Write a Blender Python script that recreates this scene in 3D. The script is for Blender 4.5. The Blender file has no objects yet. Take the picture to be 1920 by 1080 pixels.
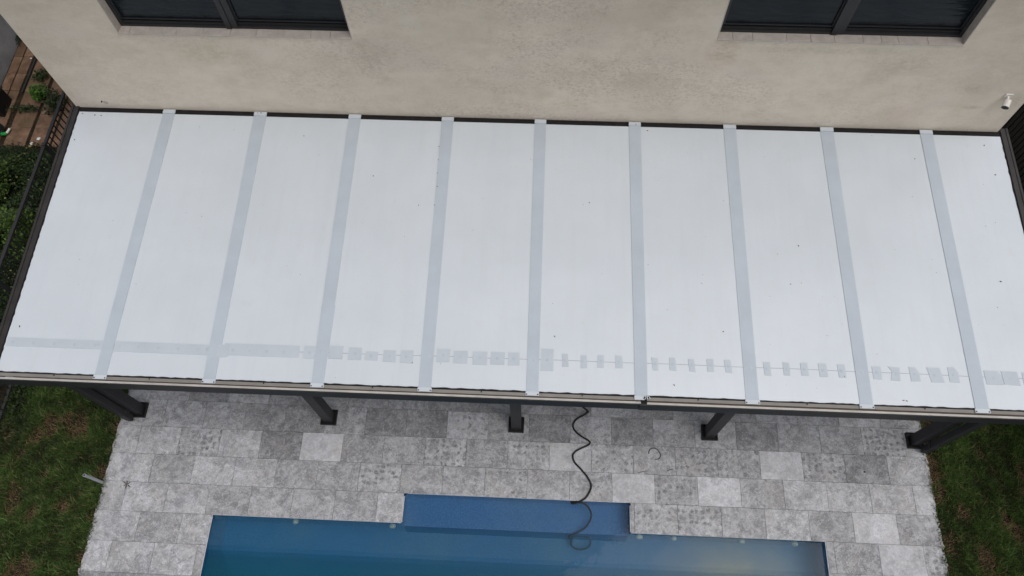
import bpy, bmesh, math, random
import numpy as np
from mathutils import Vector, Matrix
random.seed(7); rng = np.random.default_rng(7)
S = bpy.context.scene
C = S.collection
R = math.radians

# ---------------------------------------------------------------- camera, sky, sun, exposure
cam = bpy.data.objects.new('camera', bpy.data.cameras.new('camera'))
C.objects.link(cam); S.camera = cam
cam.location = (5.5380, -2.3892, 11.1733)
cam.rotation_euler = (0.44364, 0.013859, 0.044386)
cam.data.sensor_width = 36.0
cam.data.lens = 1433.515/1920*36
cam.data.clip_start = 0.1; cam.data.clip_end = 500

W = bpy.data.worlds.new("World"); S.world = W; W.use_nodes = True
nt = W.node_tree; bg = nt.nodes['Background']
sky = nt.nodes.new('ShaderNodeTexSky'); sky.sky_type = 'NISHITA'; sky.sun_disc = False
SUN_EL, SUN_AZ = 71, 121          # azimuth measured clockwise from +Y
sky.sun_elevation = R(SUN_EL); sky.sun_rotation = R(SUN_AZ)
sky.air_density = 1.0; sky.dust_density = 5.0; sky.ozone_density = 1.0
hs = nt.nodes.new('ShaderNodeHueSaturation'); hs.inputs['Saturation'].default_value = 0.40
nt.links.new(sky.outputs[0], hs.inputs['Color']); nt.links.new(hs.outputs[0], bg.inputs[0])
bg.inputs[1].default_value = 0.12
sl = bpy.data.lights.new('sun', 'SUN'); sl.energy = 0.5; sl.angle = R(40); sl.color = (1, .98, .955)
so = bpy.data.objects.new('sun', sl); C.objects.link(so); so.location = (0, -10, 30)
d = Vector((math.sin(R(SUN_AZ))*math.cos(R(SUN_EL)), math.cos(R(SUN_AZ))*math.cos(R(SUN_EL)), math.sin(R(SUN_EL))))
so.rotation_euler = d.to_track_quat('Z', 'Y').to_euler()
S.view_settings.view_transform = 'Standard'; S.view_settings.look = 'None'
S.view_settings.gamma = 1; S.view_settings.use_curve_mapping = False
S.view_settings.exposure = 0.04
S.render.engine = 'CYCLES'

# measured positions on the roof plane and the lawn, in metres
PATCH= [((2.92, 0.651), 0.139, 0.156), ((3.229, 0.663), 0.157, 0.156), ((3.456, 0.655), 0.157, 0.149), ((3.649, 0.637), 0.151, 0.11), ((3.861, 0.642), 0.151, 0.142), ((4.061, 0.643), 0.151, 0.155), ((4.488, 0.676), 0.151, 0.162), ((4.688, 0.661), 0.163, 0.155), ((4.915, 0.66), 0.169, 0.161), ((5.122, 0.665), 0.163, 0.155), ((5.307, 0.665), 0.136, 0.155), ((5.694, 0.671), 0.145, 0.265), ((5.898, 0.669), 0.072, 0.155), ((6.113, 0.664), 0.072, 0.154), ((6.313, 0.672), 0.078, 0.154), ((6.519, 0.674), 0.084, 0.154), ((6.933, 0.667), 0.066, 0.148), ((7.138, 0.672), 0.072, 0.154), ((7.351, 0.667), 0.072, 0.154), ((7.571, 0.676), 0.072, 0.154), ((7.769, 0.671), 0.078, 0.153), ((8.214, 0.66), 0.072, 0.159), ((8.433, 0.665), 0.072, 0.153), ((8.639, 0.67), 0.084, 0.159), ((8.847, 0.665), 0.09, 0.159), ((9.058, 0.667), 0.078, 0.159), ((9.457, 0.661), 0.096, 0.152), ((9.669, 0.653), 0.102, 0.159), ((9.882, 0.658), 0.108, 0.165), ((10.104, 0.657), 0.145, 0.171), ((10.318, 0.669), 0.114, 0.178), ((10.765, 0.652), 0.193, 0.158), ((10.95, 0.653), 0.178, 0.158), ((11.171, 0.649), 0.163, 0.158)]
LONG= [((-0.693, 0.704), (0.5, 0.597)), ((0.602, 0.7), (1.751, 0.573)), ((1.832, 0.708), (1.963, 0.555)), ((1.91, 0.73), (2.801, 0.581))]
DEB= [(-0.599, 0.842), (4.203, 3.529), (8.732, 2.247), (8.585, 1.729), (7.744, 1.093), (11.085, 1.856), (7.146, 0.425), (-0.652, 3.893), (-0.478, 3.873), (-0.389, 3.867), (2.401, 3.635), (3.392, 3.056), (4.017, 2.648), (-0.648, 3.476), (5.774, 0.958), (9.743, 0.342), (9.709, 0.347), (11.264, 3.781), (11.319, 3.343), (9.083, 0.602), (4.133, 0.575), (6.172, 2.761), (10.343, 3.548), (6.931, 3.868), (4.215, 3.124), (4.231, 2.927), (4.22, 2.655), (4.212, 3.325), (1.729, 3.97), (1.772, 3.972), (6.779, 3.947), (11.083, 4.013)]
BRL= [(-1.678, 0.342, 0.140625), (-1.258, 0.441, 0.171875), (-1.993, -0.073, 0.09375), (-1.567, -0.9, 0.09375), (-1.871, -0.688, 0.140625), (-1.138, -0.77, 0.09375), (-1.451, -1.617, 0.171875), (-0.653, 0.384, 0.109375), (-0.696, -0.255, 0.09375), (-0.466, -1.22, 0.09375), (-1.419, 0.435, 0.09375), (-1.842, 0.214, 0.109375)]
BRR= [(11.36, 0.399, 0.109375), (11.362, 0.206, 0.09375), (12.075, 0.506, 0.09375), (12.199, 0.241, 0.09375), (11.643, -0.379, 0.125), (11.4, -0.749, 0.140625), (11.415, -0.889, 0.109375), (11.83, -0.976, 0.15625), (12.221, -0.428, 0.078125), (12.602, 0.258, 0.09375), (11.402, -0.094, 0.078125), (11.371, 0.954, 0.09375), (12.577, -0.008, 0.078125)]
# ---------------------------------------------------------------- helpers
class Nodes:
    """small material builder"""
    def __init__(s, name, rough=.6, spec=.5):
        s.m = bpy.data.materials.new(name); s.m.use_nodes = True
        s.t = s.m.node_tree; s.b = s.t.nodes['Principled BSDF']
        s.b.inputs['Roughness'].default_value = rough
        s.b.inputs['Specular IOR Level'].default_value = spec
        s.co = s.n('ShaderNodeTexCoord').outputs['Object']
    def n(s, k, **kw):
        x = s.t.nodes.new(k)
        for a, b in kw.items(): setattr(x, a, b)
        return x
    def l(s, a, b): s.t.links.new(a, b)
    def shift(s):
        """own texture offset for each object"""
        oi = s.n('ShaderNodeObjectInfo')
        m = s.n('ShaderNodeVectorMath', operation='SCALE'); m.inputs[0].default_value = (37, 53, 71)
        s.l(oi.outputs['Random'], m.inputs['Scale'])
        a = s.n('ShaderNodeVectorMath', operation='ADD'); s.l(s.co, a.inputs[0]); s.l(m.outputs[0], a.inputs[1])
        s.co = a.outputs[0]; s.rand = oi.outputs['Random']
    def noise(s, scale, detail=4, rough=.55, dist=0, stretch=None):
        co = s.co
        if stretch:
            m = s.n('ShaderNodeMapping'); m.inputs['Scale'].default_value = stretch; s.l(co, m.inputs[0]); co = m.outputs[0]
        x = s.n('ShaderNodeTexNoise'); x.inputs['Scale'].default_value = scale
        x.inputs['Detail'].default_value = detail; x.inputs['Roughness'].default_value = rough
        x.inputs['Distortion'].default_value = dist; s.l(co, x.inputs['Vector']); return x.outputs[0]
    def vor(s, scale, feature='F1', rnd=1.0, out='Distance'):
        x = s.n('ShaderNodeTexVoronoi', feature=feature); x.inputs['Scale'].default_value = scale
        x.inputs['Randomness'].default_value = rnd; s.l(s.co, x.inputs['Vector']); return x.outputs[out]
    def ramp(s, src, stops):
        x = s.n('ShaderNodeValToRGB'); e = x.color_ramp.elements
        while len(e) < len(stops): e.new(.5)
        for i, (p, c) in enumerate(stops):
            e[i].position = p; e[i].color = (c if isinstance(c, tuple) else (c, c, c)) + (1,)
        s.l(src, x.inputs[0]); return x.outputs[0]
    def mix(s, f, a, b, mode='MIX'):
        x = s.n('ShaderNodeMix', data_type='RGBA', blend_type=mode)
        for i, v in ((0, f), (6, a), (7, b)):
            if isinstance(v, (int, float)): x.inputs[i].default_value = v
            elif isinstance(v, tuple): x.inputs[i].default_value = v + (1,)
            else: s.l(v, x.inputs[i])
        return x.outputs[2]
    def col(s, c):
        if isinstance(c, tuple): s.b.inputs['Base Color'].default_value = c + (1,)
        else: s.l(c, s.b.inputs['Base Color'])
        return s
    def bump(s, h, strength=.3, dist=.01):
        x = s.n('ShaderNodeBump'); x.inputs['Strength'].default_value = strength; x.inputs['Distance'].default_value = dist
        s.l(h, x.inputs['Height']); s.l(x.outputs[0], s.b.inputs['Normal']); return s

def tag(o, label=None, cat=None, group=None, kind=None):
    for k, v in (('label', label), ('category', cat), ('group', group), ('kind', kind)):
        if v: o[k] = v
    return o
def world_loc(o):
    v = Vector((0, 0, 0))
    while o: v = v + Vector(o.location); o = o.parent
    return v
def empty(name, loc, **kw):
    o = bpy.data.objects.new(name, None); C.objects.link(o); o.location = loc; o.empty_display_size = .1
    return tag(o, **kw)
def link(name, me, m, parent=None, origin=None):
    """link a mesh given in world coordinates; its origin is moved to `origin`"""
    if origin is not None: me.transform(Matrix.Translation(-Vector(origin)))
    o = bpy.data.objects.new(name, me); C.objects.link(o)
    if m and not me.materials: me.materials.append(m)
    loc = Vector(origin) if origin is not None else Vector((0, 0, 0))
    if parent: o.parent = parent; loc = loc - world_loc(parent)
    o.location = loc
    return o
class MB:
    def __init__(s): s.bm = bmesh.new()
    def box(s, x0, x1, y0, y1, z0, z1, bev=0, rot=None):
        g = bmesh.ops.create_cube(s.bm, size=1)
        vs = g['verts']
        bmesh.ops.scale(s.bm, vec=(x1-x0, y1-y0, z1-z0), verts=vs)
        if rot: bmesh.ops.rotate(s.bm, cent=(0, 0, 0), matrix=rot, verts=vs)
        bmesh.ops.translate(s.bm, vec=((x0+x1)/2, (y0+y1)/2, (z0+z1)/2), verts=vs)
        if bev:
            es = list({e for v in vs for e in v.link_edges})
            bmesh.ops.bevel(s.bm, geom=es, offset=bev, segments=1, affect='EDGES')
        return s
    def poly(s, pts, z0, z1):
        """prism from an outline"""
        a = [s.bm.verts.new((x, y, z0)) for x, y in pts]; b = [s.bm.verts.new((x, y, z1)) for x, y in pts]
        s.bm.faces.new(b); s.bm.faces.new(a[::-1]); n = len(a)
        for i in range(n): s.bm.faces.new((a[i], a[(i+1) % n], b[(i+1) % n], b[i]))
        return s
    def prism_x(s, prof, x0, x1):
        """profile of (y,z) points drawn along x"""
        a = [s.bm.verts.new((x0, y, z)) for y, z in prof]; b = [s.bm.verts.new((x1, y, z)) for y, z in prof]
        s.bm.faces.new(a); s.bm.faces.new(b[::-1]); n = len(a)
        for i in range(n): s.bm.faces.new((a[i], b[i], b[(i+1) % n], a[(i+1) % n]))
        return s
    def cyl(s, c, r, h, ax='z', seg=16, r2=None):
        g = bmesh.ops.create_cone(s.bm, cap_ends=True, segments=seg, radius1=r, radius2=r if r2 is None else r2, depth=h)
        vs = g['verts']
        if ax == 'x': bmesh.ops.rotate(s.bm, cent=(0, 0, 0), matrix=Matrix.Rotation(R(90), 3, 'Y'), verts=vs)
        elif ax == 'y': bmesh.ops.rotate(s.bm, cent=(0, 0, 0), matrix=Matrix.Rotation(R(90), 3, 'X'), verts=vs)
        elif ax != 'z': bmesh.ops.rotate(s.bm, cent=(0, 0, 0), matrix=ax, verts=vs)
        bmesh.ops.translate(s.bm, vec=c, verts=vs); return s
    def tube(s, pts, r, seg=8, sub=6):
        P = [Vector(p) for p in pts]; Q = []
        for i in range(len(P)-1):
            p0 = P[max(i-1, 0)]; p1 = P[i]; p2 = P[i+1]; p3 = P[min(i+2, len(P)-1)]
            for k in range(sub):
                t = k/sub
                Q.append(.5*((2*p1)+(p2-p0)*t+(2*p0-5*p1+4*p2-p3)*t*t+(3*p1-p0-3*p2+p3)*t**3))
        Q.append(P[-1]); rings = []
        for i, q in enumerate(Q):
            t = (Q[min(i+1, len(Q)-1)]-Q[max(i-1, 0)]).normalized()
            u = t.cross(Vector((0, 0, 1)))
            if u.length < 1e-3: u = t.cross(Vector((1, 0, 0)))
            u.normalize(); v = u.cross(t)
            rings.append([s.bm.verts.new(q+r*(math.cos(a)*u+math.sin(a)*v)) for a in [2*math.pi*k/seg for k in range(seg)]])
        for a, b in zip(rings, rings[1:]):
            for k in range(seg): s.bm.faces.new((a[k], a[(k+1) % seg], b[(k+1) % seg], b[k]))
        s.bm.faces.new(rings[0][::-1]); s.bm.faces.new(rings[-1])
        return s
    def build(s, name, m=None, parent=None, origin=None, smooth=False):
        bmesh.ops.recalc_face_normals(s.bm, faces=s.bm.faces)
        me = bpy.data.meshes.new(name); s.bm.to_mesh(me); s.bm.free()
        if smooth:
            for p in me.polygons: p.use_smooth = True
        return link(name, me, m, parent, origin)
def raw(name, V, F, m, parent=None, origin=None, cols=None):
    me = bpy.data.meshes.new(name)
    V = np.asarray(V, np.float32); F = np.asarray(F, np.int32)
    nv = F.shape[1]
    me.vertices.add(len(V)); me.vertices.foreach_set('co', V.ravel())
    me.loops.add(F.size); me.loops.foreach_set('vertex_index', F.ravel())
    me.polygons.add(len(F)); me.polygons.foreach_set('loop_start', np.arange(0, F.size, nv, dtype=np.int32))
    me.update(calc_edges=True)
    if cols is not None:
        a = me.color_attributes.new('tint', 'FLOAT_COLOR', 'POINT')
        c = np.ones((len(V), 4), np.float32); c[:, :3] = cols; a.data.foreach_set('color', c.ravel())
    return link(name, me, m, parent, origin)

# ---------------------------------------------------------------- materials
def flat(name, c, rough=.6, spec=.5, var=.15, scale=8, bump=0, metal=0):
    n = Nodes(name, rough, spec); n.shift()
    x = n.noise(scale, 5)
    n.col(n.ramp(x, [(.3, tuple(v*(1-var) for v in c)), (.7, tuple(min(1, v*(1+var)) for v in c))]))
    n.b.inputs['Metallic'].default_value = metal
    if bump: n.bump(n.noise(scale*8, 3), bump, .004)
    return n.m

def stucco():
    n = Nodes('stucco', .93, .15)
    mp = n.n('ShaderNodeMapping'); mp.inputs['Scale'].default_value = (.75, 1, 1.25); n.l(n.co, mp.inputs[0]); raw_co = n.co; n.co = mp.outputs[0]
    c = n.ramp(n.noise(.55, 4, .6, .4), [(.36, (.73, .64, .52)), (.5, (.79, .70, .575)), (.64, (.83, .75, .63))])
    m = n.ramp(n.noise(4.5, 7, .72, .3), [(.38, (.70, .61, .49)), (.5, (.79, .70, .58)), (.62, (.84, .76, .645))])
    c = n.mix(.55, c, m)
    pat = n.ramp(n.noise(1.05, 3, .5, .8), [(.54, 0.0), (.62, .55)])        # patches trowelled later
    c = n.mix(pat, c, (.77, .67, .58))
    wm = n.ramp(n.noise(1.3, 5, .65), [(.52, 0.0), (.66, .5)])              # water marks
    c = n.mix(wm, c, (.66, .565, .45))
    st = n.ramp(n.noise(1.0, 5, .7, 0, (14, 14, .9)), [(.52, 0.0), (.68, .10)])   # rain streaks
    c = n.mix(n.mix(1.0, st, n.ramp(n.noise(.8, 3), [(.45, 0.0), (.6, 1.0)]), 'MULTIPLY'), c, (.42, .375, .30))
    # mildew between the windows; the left end's stronger skylight is painted in as well
    g = n.n('ShaderNodeTexGradient', gradient_type='SPHERICAL')
    gm = n.n('ShaderNodeMapping'); gm.inputs['Location'].default_value = (-5.4*.19, 0, -5.0*.30); gm.inputs['Scale'].default_value = (.19, 0, .30)
    n.l(raw_co, gm.inputs[0]); n.l(gm.outputs[0], g.inputs[0])
    band = n.ramp(g.outputs[0], [(.0, .30), (.55, 1.0)])
    c = n.mix(n.mix(1.0, band, n.ramp(n.noise(.9, 5, .6), [(.4, .12), (.6, .40)]), 'MULTIPLY'), c, (.50, .45, .37))
    cl = n.mix(1.0, band, n.ramp(n.noise(1.1, 5, .65), [(.44, 0.0), (.58, 1.0)]), 'MULTIPLY')
    # single stains: under the window corners, by the camera, along the foot of the wall
    for (sx_, sz_, wx, wz, colr, amt) in ((7.62, 4.27, .28, .34, (.50, .36, .25), .55), (3.42, 4.12, .30, .42, (.48, .41, .34), .55), (3.55, 3.75, .35, .3, (.52, .45, .37), .4),
            (1.45, 4.05, .55, .28, (.55, .49, .35), .55), (9.85, 4.15, .45, .22, (.46, .39, .31), .45), (9.55, 3.95, .25, .25, (.48, .41, .33), .4), (10.75, 3.75, .30, .12, (.46, .40, .31), .5),
            (10.9, 3.42, .20, .05, (.44, .38, .29), .6), (11.35, 3.55, .2, .25, (.50, .44, .32), .5), (8.9, 4.36, 1.4, .10, (.58, .52, .40), .7), (1.9, 3.85, .25, .6, (.58, .52, .40), .5)):
        gq = n.n('ShaderNodeTexGradient', gradient_type='SPHERICAL')
        gp = n.n('ShaderNodeMapping'); gp.inputs['Location'].default_value = (-sx_/wx, 0, -sz_/wz); gp.inputs['Scale'].default_value = (1/wx, 0, 1/wz)
        n.l(raw_co, gp.inputs[0]); n.l(gp.outputs[0], gq.inputs[0])
        c = n.mix(n.mix(1.0, n.ramp(gq.outputs[0], [(.05, 0.0), (.7, amt)]), n.ramp(n.noise(9, 6, .75), [(.40, .1), (.58, 1.0)]), 'MULTIPLY'), c, colr)
    for sc, lo, hi, k in ((24, .50, .64, .60), (65, .50, .64, .6)):
        sp = n.ramp(n.noise(sc, 3, .7), [(lo, 0.0), (hi, k)])
        c = n.mix(n.mix(1.0, cl, sp, 'MULTIPLY'), c, (.50, .43, .36))
    c = n.mix(n.ramp(n.noise(55, 3, .8), [(.60, 0.0), (.72, .35)]), c, (.34, .315, .27))
    c = n.mix(n.ramp(n.noise(45, 3, .8), [(.30, .35), (.40, 0.0)]), c, (.74, .70, .63))
    n.col(c)
    h = n.mix(.5, n.noise(50, 5, .75), n.noise(14, 4, .6)); n.bump(h, .45, .010)
    return n.m
def travertine(name, a, b, pock=0.0, vein=.25):
    n = Nodes(name, .62, .35); n.shift()
    t = .5*(a+b)
    def g(v): return (v*.985, v*.995, v*1.035)
    c = n.ramp(n.noise(3.6, 8, .7, .9), [(.43, g(a*.84)), (.5, g(t)), (.58, g(b*1.08))])
    c2 = n.ramp(n.noise(15, 7, .78, .5), [(.38, g(a*.72)), (.5, g(t)), (.61, g(min(.8, b*1.28)))])
    c = n.mix(.42, c, c2)
    rr = n.ramp(n.rand, [(0, .92), (1, 1.10)])
    c = n.mix(1.0, c, rr, 'MULTIPLY')
    c = n.mix(n.ramp(n.noise(1.9, 4, .6, 1), [(.50, 0.0), (.62, .35)]), c, (t*1.0, t*.94, t*.87))
    # darker stained clouds
    c = n.mix(n.ramp(n.noise(5.5, 6, .7, 1.2), [(.50, 0.0), (.62, .75*vein/.35)]), c, g(a*.72))
    # pale worm-like flecks and veins
    v2 = n.ramp(n.noise(13, 5, .75, 2.2), [(.55, 0.0), (.62, min(1, vein*1.7))])
    c = n.mix(v2, c, g(min(.8, b*1.38)))
    vn = n.ramp(n.noise(2.6, 5, .62, 2.0), [(.488, 0.0), (.5, min(1, vein*2)), (.512, 0.0)])
    c = n.mix(vn, c, g(min(.85, b*1.5)))
    po = n.ramp(n.noise(48, 3, .8, .5), [(.57, 0.0), (.66, .75)])
    c = n.mix(po, c, g(a*.48))
    if pock:
        vo = n.n('ShaderNodeTexVoronoi'); vo.inputs['Scale'].default_value = 11.5; vo.inputs['Randomness'].default_value = .45
        wv = n.n('ShaderNodeTexNoise'); wv.inputs['Scale'].default_value = 22; wv.inputs['Detail'].default_value = 3; n.l(n.co, wv.inputs['Vector'])
        ma = n.n('ShaderNodeMixRGB', blend_type='LINEAR_LIGHT'); ma.inputs[0].default_value = .045; n.l(n.co, ma.inputs[1]); n.l(wv.outputs[1], ma.inputs[2])
        n.l(ma.outputs[0], vo.inputs['Vector'])
        p = n.ramp(vo.outputs['Distance'], [(.18, pock), (.46, 0.0)])
        m = n.ramp(n.noise(5, 3), [(.36, .3), (.50, .95)])
        f = n.n('ShaderNodeMath', operation='MULTIPLY'); n.l(p, f.inputs[0]); n.l(m, f.inputs[1])
        br = n.ramp(n.noise(60, 3), [(.4, g(a*.35)), (.6, g(a*.85))])
        c = n.mix(f.outputs[0], c, br)
    n.col(c); n.bump(n.noise(40, 4, .7), .18, .003)
    return n.m
M = {}
M['stucco'] = stucco()
M['white'] = travertine('travertine_white', .49, .58, 0, .07)
M['light'] = travertine('travertine_light', .33, .50, 0, .3)
M['mid'] = travertine('travertine_mid', .27, .42, 0, .33)
M['dark'] = travertine('travertine_dark', .20, .34, 0, .33)
M['pock'] = travertine('travertine_pocked', .32, .47, 1.0, .3)
M['mortar'] = flat('mortar', (.17, .165, .155), .95, .2, .35, 20, .5)
M['grout_edge'] = flat('mortar_edge', (.42, .41, .39), .95, .2, .3, 25, .5)
M['charcoal'] = flat('charcoal_powdercoat', (.028, .028, .030), .55, .35, .10, 5, .05)
M['black'] = flat('black_rubber', (.010, .010, .011), .55, .4, .2, 9)
M['black_strip'] = flat('black_sealant_and_gap', (.013, .012, .012), .8, .25, .3, 9, .2)
M['brown_rail'] = flat('weathered_bronze_rail', (.026, .022, .020), .45, .5, .3, 6, .1)
M['beige'] = flat('beige_gutter', (.225, .21, .19), .5, .4, .12, 5)
M['lip'] = flat('gutter_lip_paint', (.46, .435, .40), .45, .45, .18, 4)
M['brown'] = flat('gutter_groove', (.11, .085, .065), .8, .2, .3, 8)
M['galv'] = flat('bare_metal', (.6, .6, .6), .4, .5, .2, 9, 0, .6)
M['pvc'] = flat('grey_pvc', (.34, .36, .38), .45, .4, .08, 5)
M['offwhite'] = flat('white_plastic', (.72, .69, .64), .4, .4, .05, 5)
M['jet'] = flat('jet_plastic', (.34, .42, .46), .5, .3, .1, 9)
M['greenpl'] = flat('green_plastic', (.01, .28, .05), .4, .5, .1, 5)
M['plaster_sill'] = flat('sill_ceramic', (.52, .465, .415), .5, .4, .12, 12, .1)
M['reveal'] = flat('reveal_render', (.50, .44, .385), .9, .2, .12, 12, .2)
M['metal_int'] = flat('dark_room', (.02, .022, .025), .9, .1, .2, 3)
M['paper'] = flat('white_paper', (.7, .7, .68), .8, .2, .05, 5)
M['bark'] = flat('bark', (.09, .07, .05), .9, .2, .3, 20, .4)
M['twig'] = flat('dry_twig', (.045, .035, .028), .9, .2, .3, 20)

def panel_mat():
    n = Nodes('white_panel', .24, .85); n.shift()
    c = n.ramp(n.noise(1.3, 5, .6), [(.3, (.60, .648, .688)), (.7, (.64, .686, .73))])
    w = n.noise(2.0, 4, .6, 0, (3, .25, 1))
    c = n.mix(n.ramp(w, [(.5, 0.0), (.75, .35)]), c, (.575, .62, .67))
    c = n.mix(n.ramp(n.noise(70, 2, .7), [(.72, 0.0), (.8, .18)]), c, (.5, .5, .48))
    n.col(c)
    c = n.mix(n.ramp(n.noise(1.0, 6, .7, 0, (9, .45, 1)), [(.52, 0.0), (.68, .14)]), c, (.56, .59, .60))   # run-off streaks
    c = n.mix(n.ramp(n.noise(5, 6, .75), [(.56, 0.0), (.72, .22)]), c, (.58, .59, .57))   # dust
    n.col(c)
    m = n.n('ShaderNodeMapping'); m.inputs['Scale'].default_value = (26, .15, 1); n.l(n.co, m.inputs[0])
    x = n.n('ShaderNodeTexNoise'); x.inputs['Scale'].default_value = 1; x.inputs['Detail'].default_value = 2; n.l(m.outputs[0], x.inputs['Vector'])
    n.bump(x.outputs[0], .08, .004)
    return n.m
M['panel'] = panel_mat()
def tape_mat(name, a):
    n = Nodes(name, .5, .4); n.shift()
    c = n.ramp(n.noise(3, 5, .6), [(.3, tuple(v*.95 for v in a)), (.7, tuple(v*1.04 for v in a))])
    c = n.mix(n.ramp(n.noise(60, 3, .7), [(.64, 0.0), (.78, .25)]), c, tuple(v*.75 for v in a))
    n.col(c)
    m = n.n('ShaderNodeMapping'); m.inputs['Scale'].default_value = (1, 1, 1); n.l(n.co, m.inputs[0])
    n.bump(n.noise(35, 3, .6), .25, .002)
    return n.m
M['tape'] = tape_mat('seam_tape', (.47, .525, .58))
M['tape_pale'] = tape_mat('patch_tape', (.505, .555, .60))
M['tab'] = tape_mat('seam_tab', (.565, .605, .645))

def terra():
    n = Nodes('terracotta', .85, .25); n.shift()
    c = n.ramp(n.noise(3.5, 6, .65, .5), [(.36, (.12, .072, .046)), (.5, (.19, .115, .074)), (.64, (.25, .16, .11))])
    c = n.mix(1.0, c, n.ramp(n.rand, [(0, .72), (1, 1.12)]), 'MULTIPLY')
    g = n.ramp(n.noise(1.7, 5, .6, .6), [(.5, 0.0), (.7, .55)])
    c = n.mix(g, c, (.105, .088, .04))
    c = n.mix(n.ramp(n.noise(40, 3, .8), [(.6, 0.0), (.75, .5)]), c, (.07, .055, .045))
    n.col(c); n.bump(n.noise(60, 4), .3, .004); return n.m
M['terracotta'] = terra()
def soil():
    n = Nodes('soil', .95, .1)
    c = n.ramp(n.noise(18, 8, .75), [(.3, (.012, .010, .007)), (.55, (.04, .030, .020)), (.75, (.085, .062, .042))])
    n.col(c); n.bump(n.noise(50, 6, .8), .8, .02); return n.m
M['soil'] = soil()
def far_ground():
    n = Nodes('far_ground', .95, .1)
    c = n.ramp(n.noise(1.2, 8, .7), [(.3, (.018, .026, .010)), (.6, (.032, .042, .018)), (.75, (.06, .05, .03))])
    n.col(c); n.bump(n.noise(30, 6, .8), .8, .02); return n.m
M['ground'] = far_ground()
def leafmat(name, rough=.5, transl=.25):
    n = Nodes(name, rough, .3)
    a = n.n('ShaderNodeAttribute', attribute_name='tint')
    c = n.mix(.5, a.outputs['Color'], n.ramp(n.noise(25, 3), [(.3, .75), (.7, 1.25)]), 'MULTIPLY')
    n.col(c)
    n.b.inputs['Transmission Weight'].default_value = 0
    t = n.n('ShaderNodeBsdfTranslucent'); n.l(c, t.inputs[0])
    mx = n.n('ShaderNodeMixShader'); mx.inputs[0].default_value = transl
    out = n.t.nodes['Material Output']
    n.l(n.b.outputs[0], mx.inputs[1]); n.l(t.outputs[0], mx.inputs[2]); n.l(mx.outputs[0], out.inputs[0])
    return n.m
M['leaf'] = leafmat('leaf'); M['grass'] = leafmat('grass_blade', .6, .2)
def pool_shell():
    n = Nodes('pool_shell', .5, .3)
    c = n.ramp(n.noise(90, 3, .8), [(.40, (.008, .062, .21)), (.5, (.018, .105, .33)), (.60, (.05, .15, .41))])
    sand = n.ramp(n.noise(1.1, 4, .6), [(.5, 0.0), (.75, .25)])
    c = n.mix(sand, c, (.11, .20, .28))
    # yellow glow of the sky's reflection, painted onto the bench at its right end
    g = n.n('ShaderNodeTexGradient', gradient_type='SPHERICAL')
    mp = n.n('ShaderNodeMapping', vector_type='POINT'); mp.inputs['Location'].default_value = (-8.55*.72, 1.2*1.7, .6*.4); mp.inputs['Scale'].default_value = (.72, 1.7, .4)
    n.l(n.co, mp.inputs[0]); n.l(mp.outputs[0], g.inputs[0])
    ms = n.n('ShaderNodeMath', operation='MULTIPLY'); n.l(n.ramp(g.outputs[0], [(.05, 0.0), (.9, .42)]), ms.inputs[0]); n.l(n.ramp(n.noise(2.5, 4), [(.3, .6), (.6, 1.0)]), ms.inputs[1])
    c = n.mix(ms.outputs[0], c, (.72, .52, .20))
    n.col(c); return n.m
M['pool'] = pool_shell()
def water():
    m = bpy.data.materials.new('pool_water'); m.use_nodes = True; t = m.node_tree
    for x in list(t.nodes): t.nodes.remove(x)
    out = t.nodes.new('ShaderNodeOutputMaterial'); mx = t.nodes.new('ShaderNodeMixShader')
    tr = t.nodes.new('ShaderNodeBsdfTransparent'); gl = t.nodes.new('ShaderNodeBsdfGlossy'); gl.inputs['Roughness'].default_value = .02
    fr = t.nodes.new('ShaderNodeFresnel'); fr.inputs[0].default_value = 1.33
    co = t.nodes.new('ShaderNodeTexCoord'); no = t.nodes.new('ShaderNodeTexNoise'); no.inputs['Scale'].default_value = 2.2; no.inputs['Detail'].default_value = 3
    bp = t.nodes.new('ShaderNodeBump'); bp.inputs['Strength'].default_value = .12; bp.inputs['Distance'].default_value = .03
    t.links.new(co.outputs['Object'], no.inputs[0]); t.links.new(no.outputs[0], bp.inputs['Height'])
    t.links.new(bp.outputs[0], gl.inputs['Normal']); t.links.new(bp.outputs[0], fr.inputs['Normal'])
    t.links.new(fr.outputs[0], mx.inputs[0]); t.links.new(tr.outputs[0], mx.inputs[1]); t.links.new(gl.outputs[0], mx.inputs[2])
    t.links.new(mx.outputs[0], out.inputs['Surface'])
    ab = t.nodes.new('ShaderNodeVolumeAbsorption'); ab.inputs[0].default_value = (.0, .69, .95, 1); ab.inputs[1].default_value = .60
    sc = t.nodes.new('ShaderNodeVolumeScatter'); sc.inputs[0].default_value = (.0, .43, .86, 1); sc.inputs[1].default_value = .80
    ad = t.nodes.new('ShaderNodeAddShader'); t.links.new(ab.outputs[0], ad.inputs[0]); t.links.new(sc.outputs[0], ad.inputs[1])
    t.links.new(ad.outputs[0], out.inputs['Volume'])
    return m
M['water'] = water()
def glass():
    n = Nodes('tinted_window_glass', .08, .2)
    m = n.n('ShaderNodeMapping'); m.inputs['Scale'].default_value = (1, 1, 5); n.l(n.co, m.inputs[0])
    x = n.n('ShaderNodeTexNoise'); x.inputs['Scale'].default_value = 2.2; x.inputs['Detail'].default_value = 5; x.inputs['Distortion'].default_value = 1.5; n.l(m.outputs[0], x.inputs['Vector'])
    n.col(n.ramp(x.outputs[0], [(.3, (.004, .007, .010)), (.7, (.012, .018, .023))])); n.bump(x.outputs[0], .15, .02)
    return n.m
M['glass'] = glass()
M['screen'] = flat('flyscreen_mesh', (.012, .017, .021), .7, .3, .3, 14, .1)
M['frame'] = flat('window_aluminium', (.021, .022, .024), .45, .45, .1, 5, .03)
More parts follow.
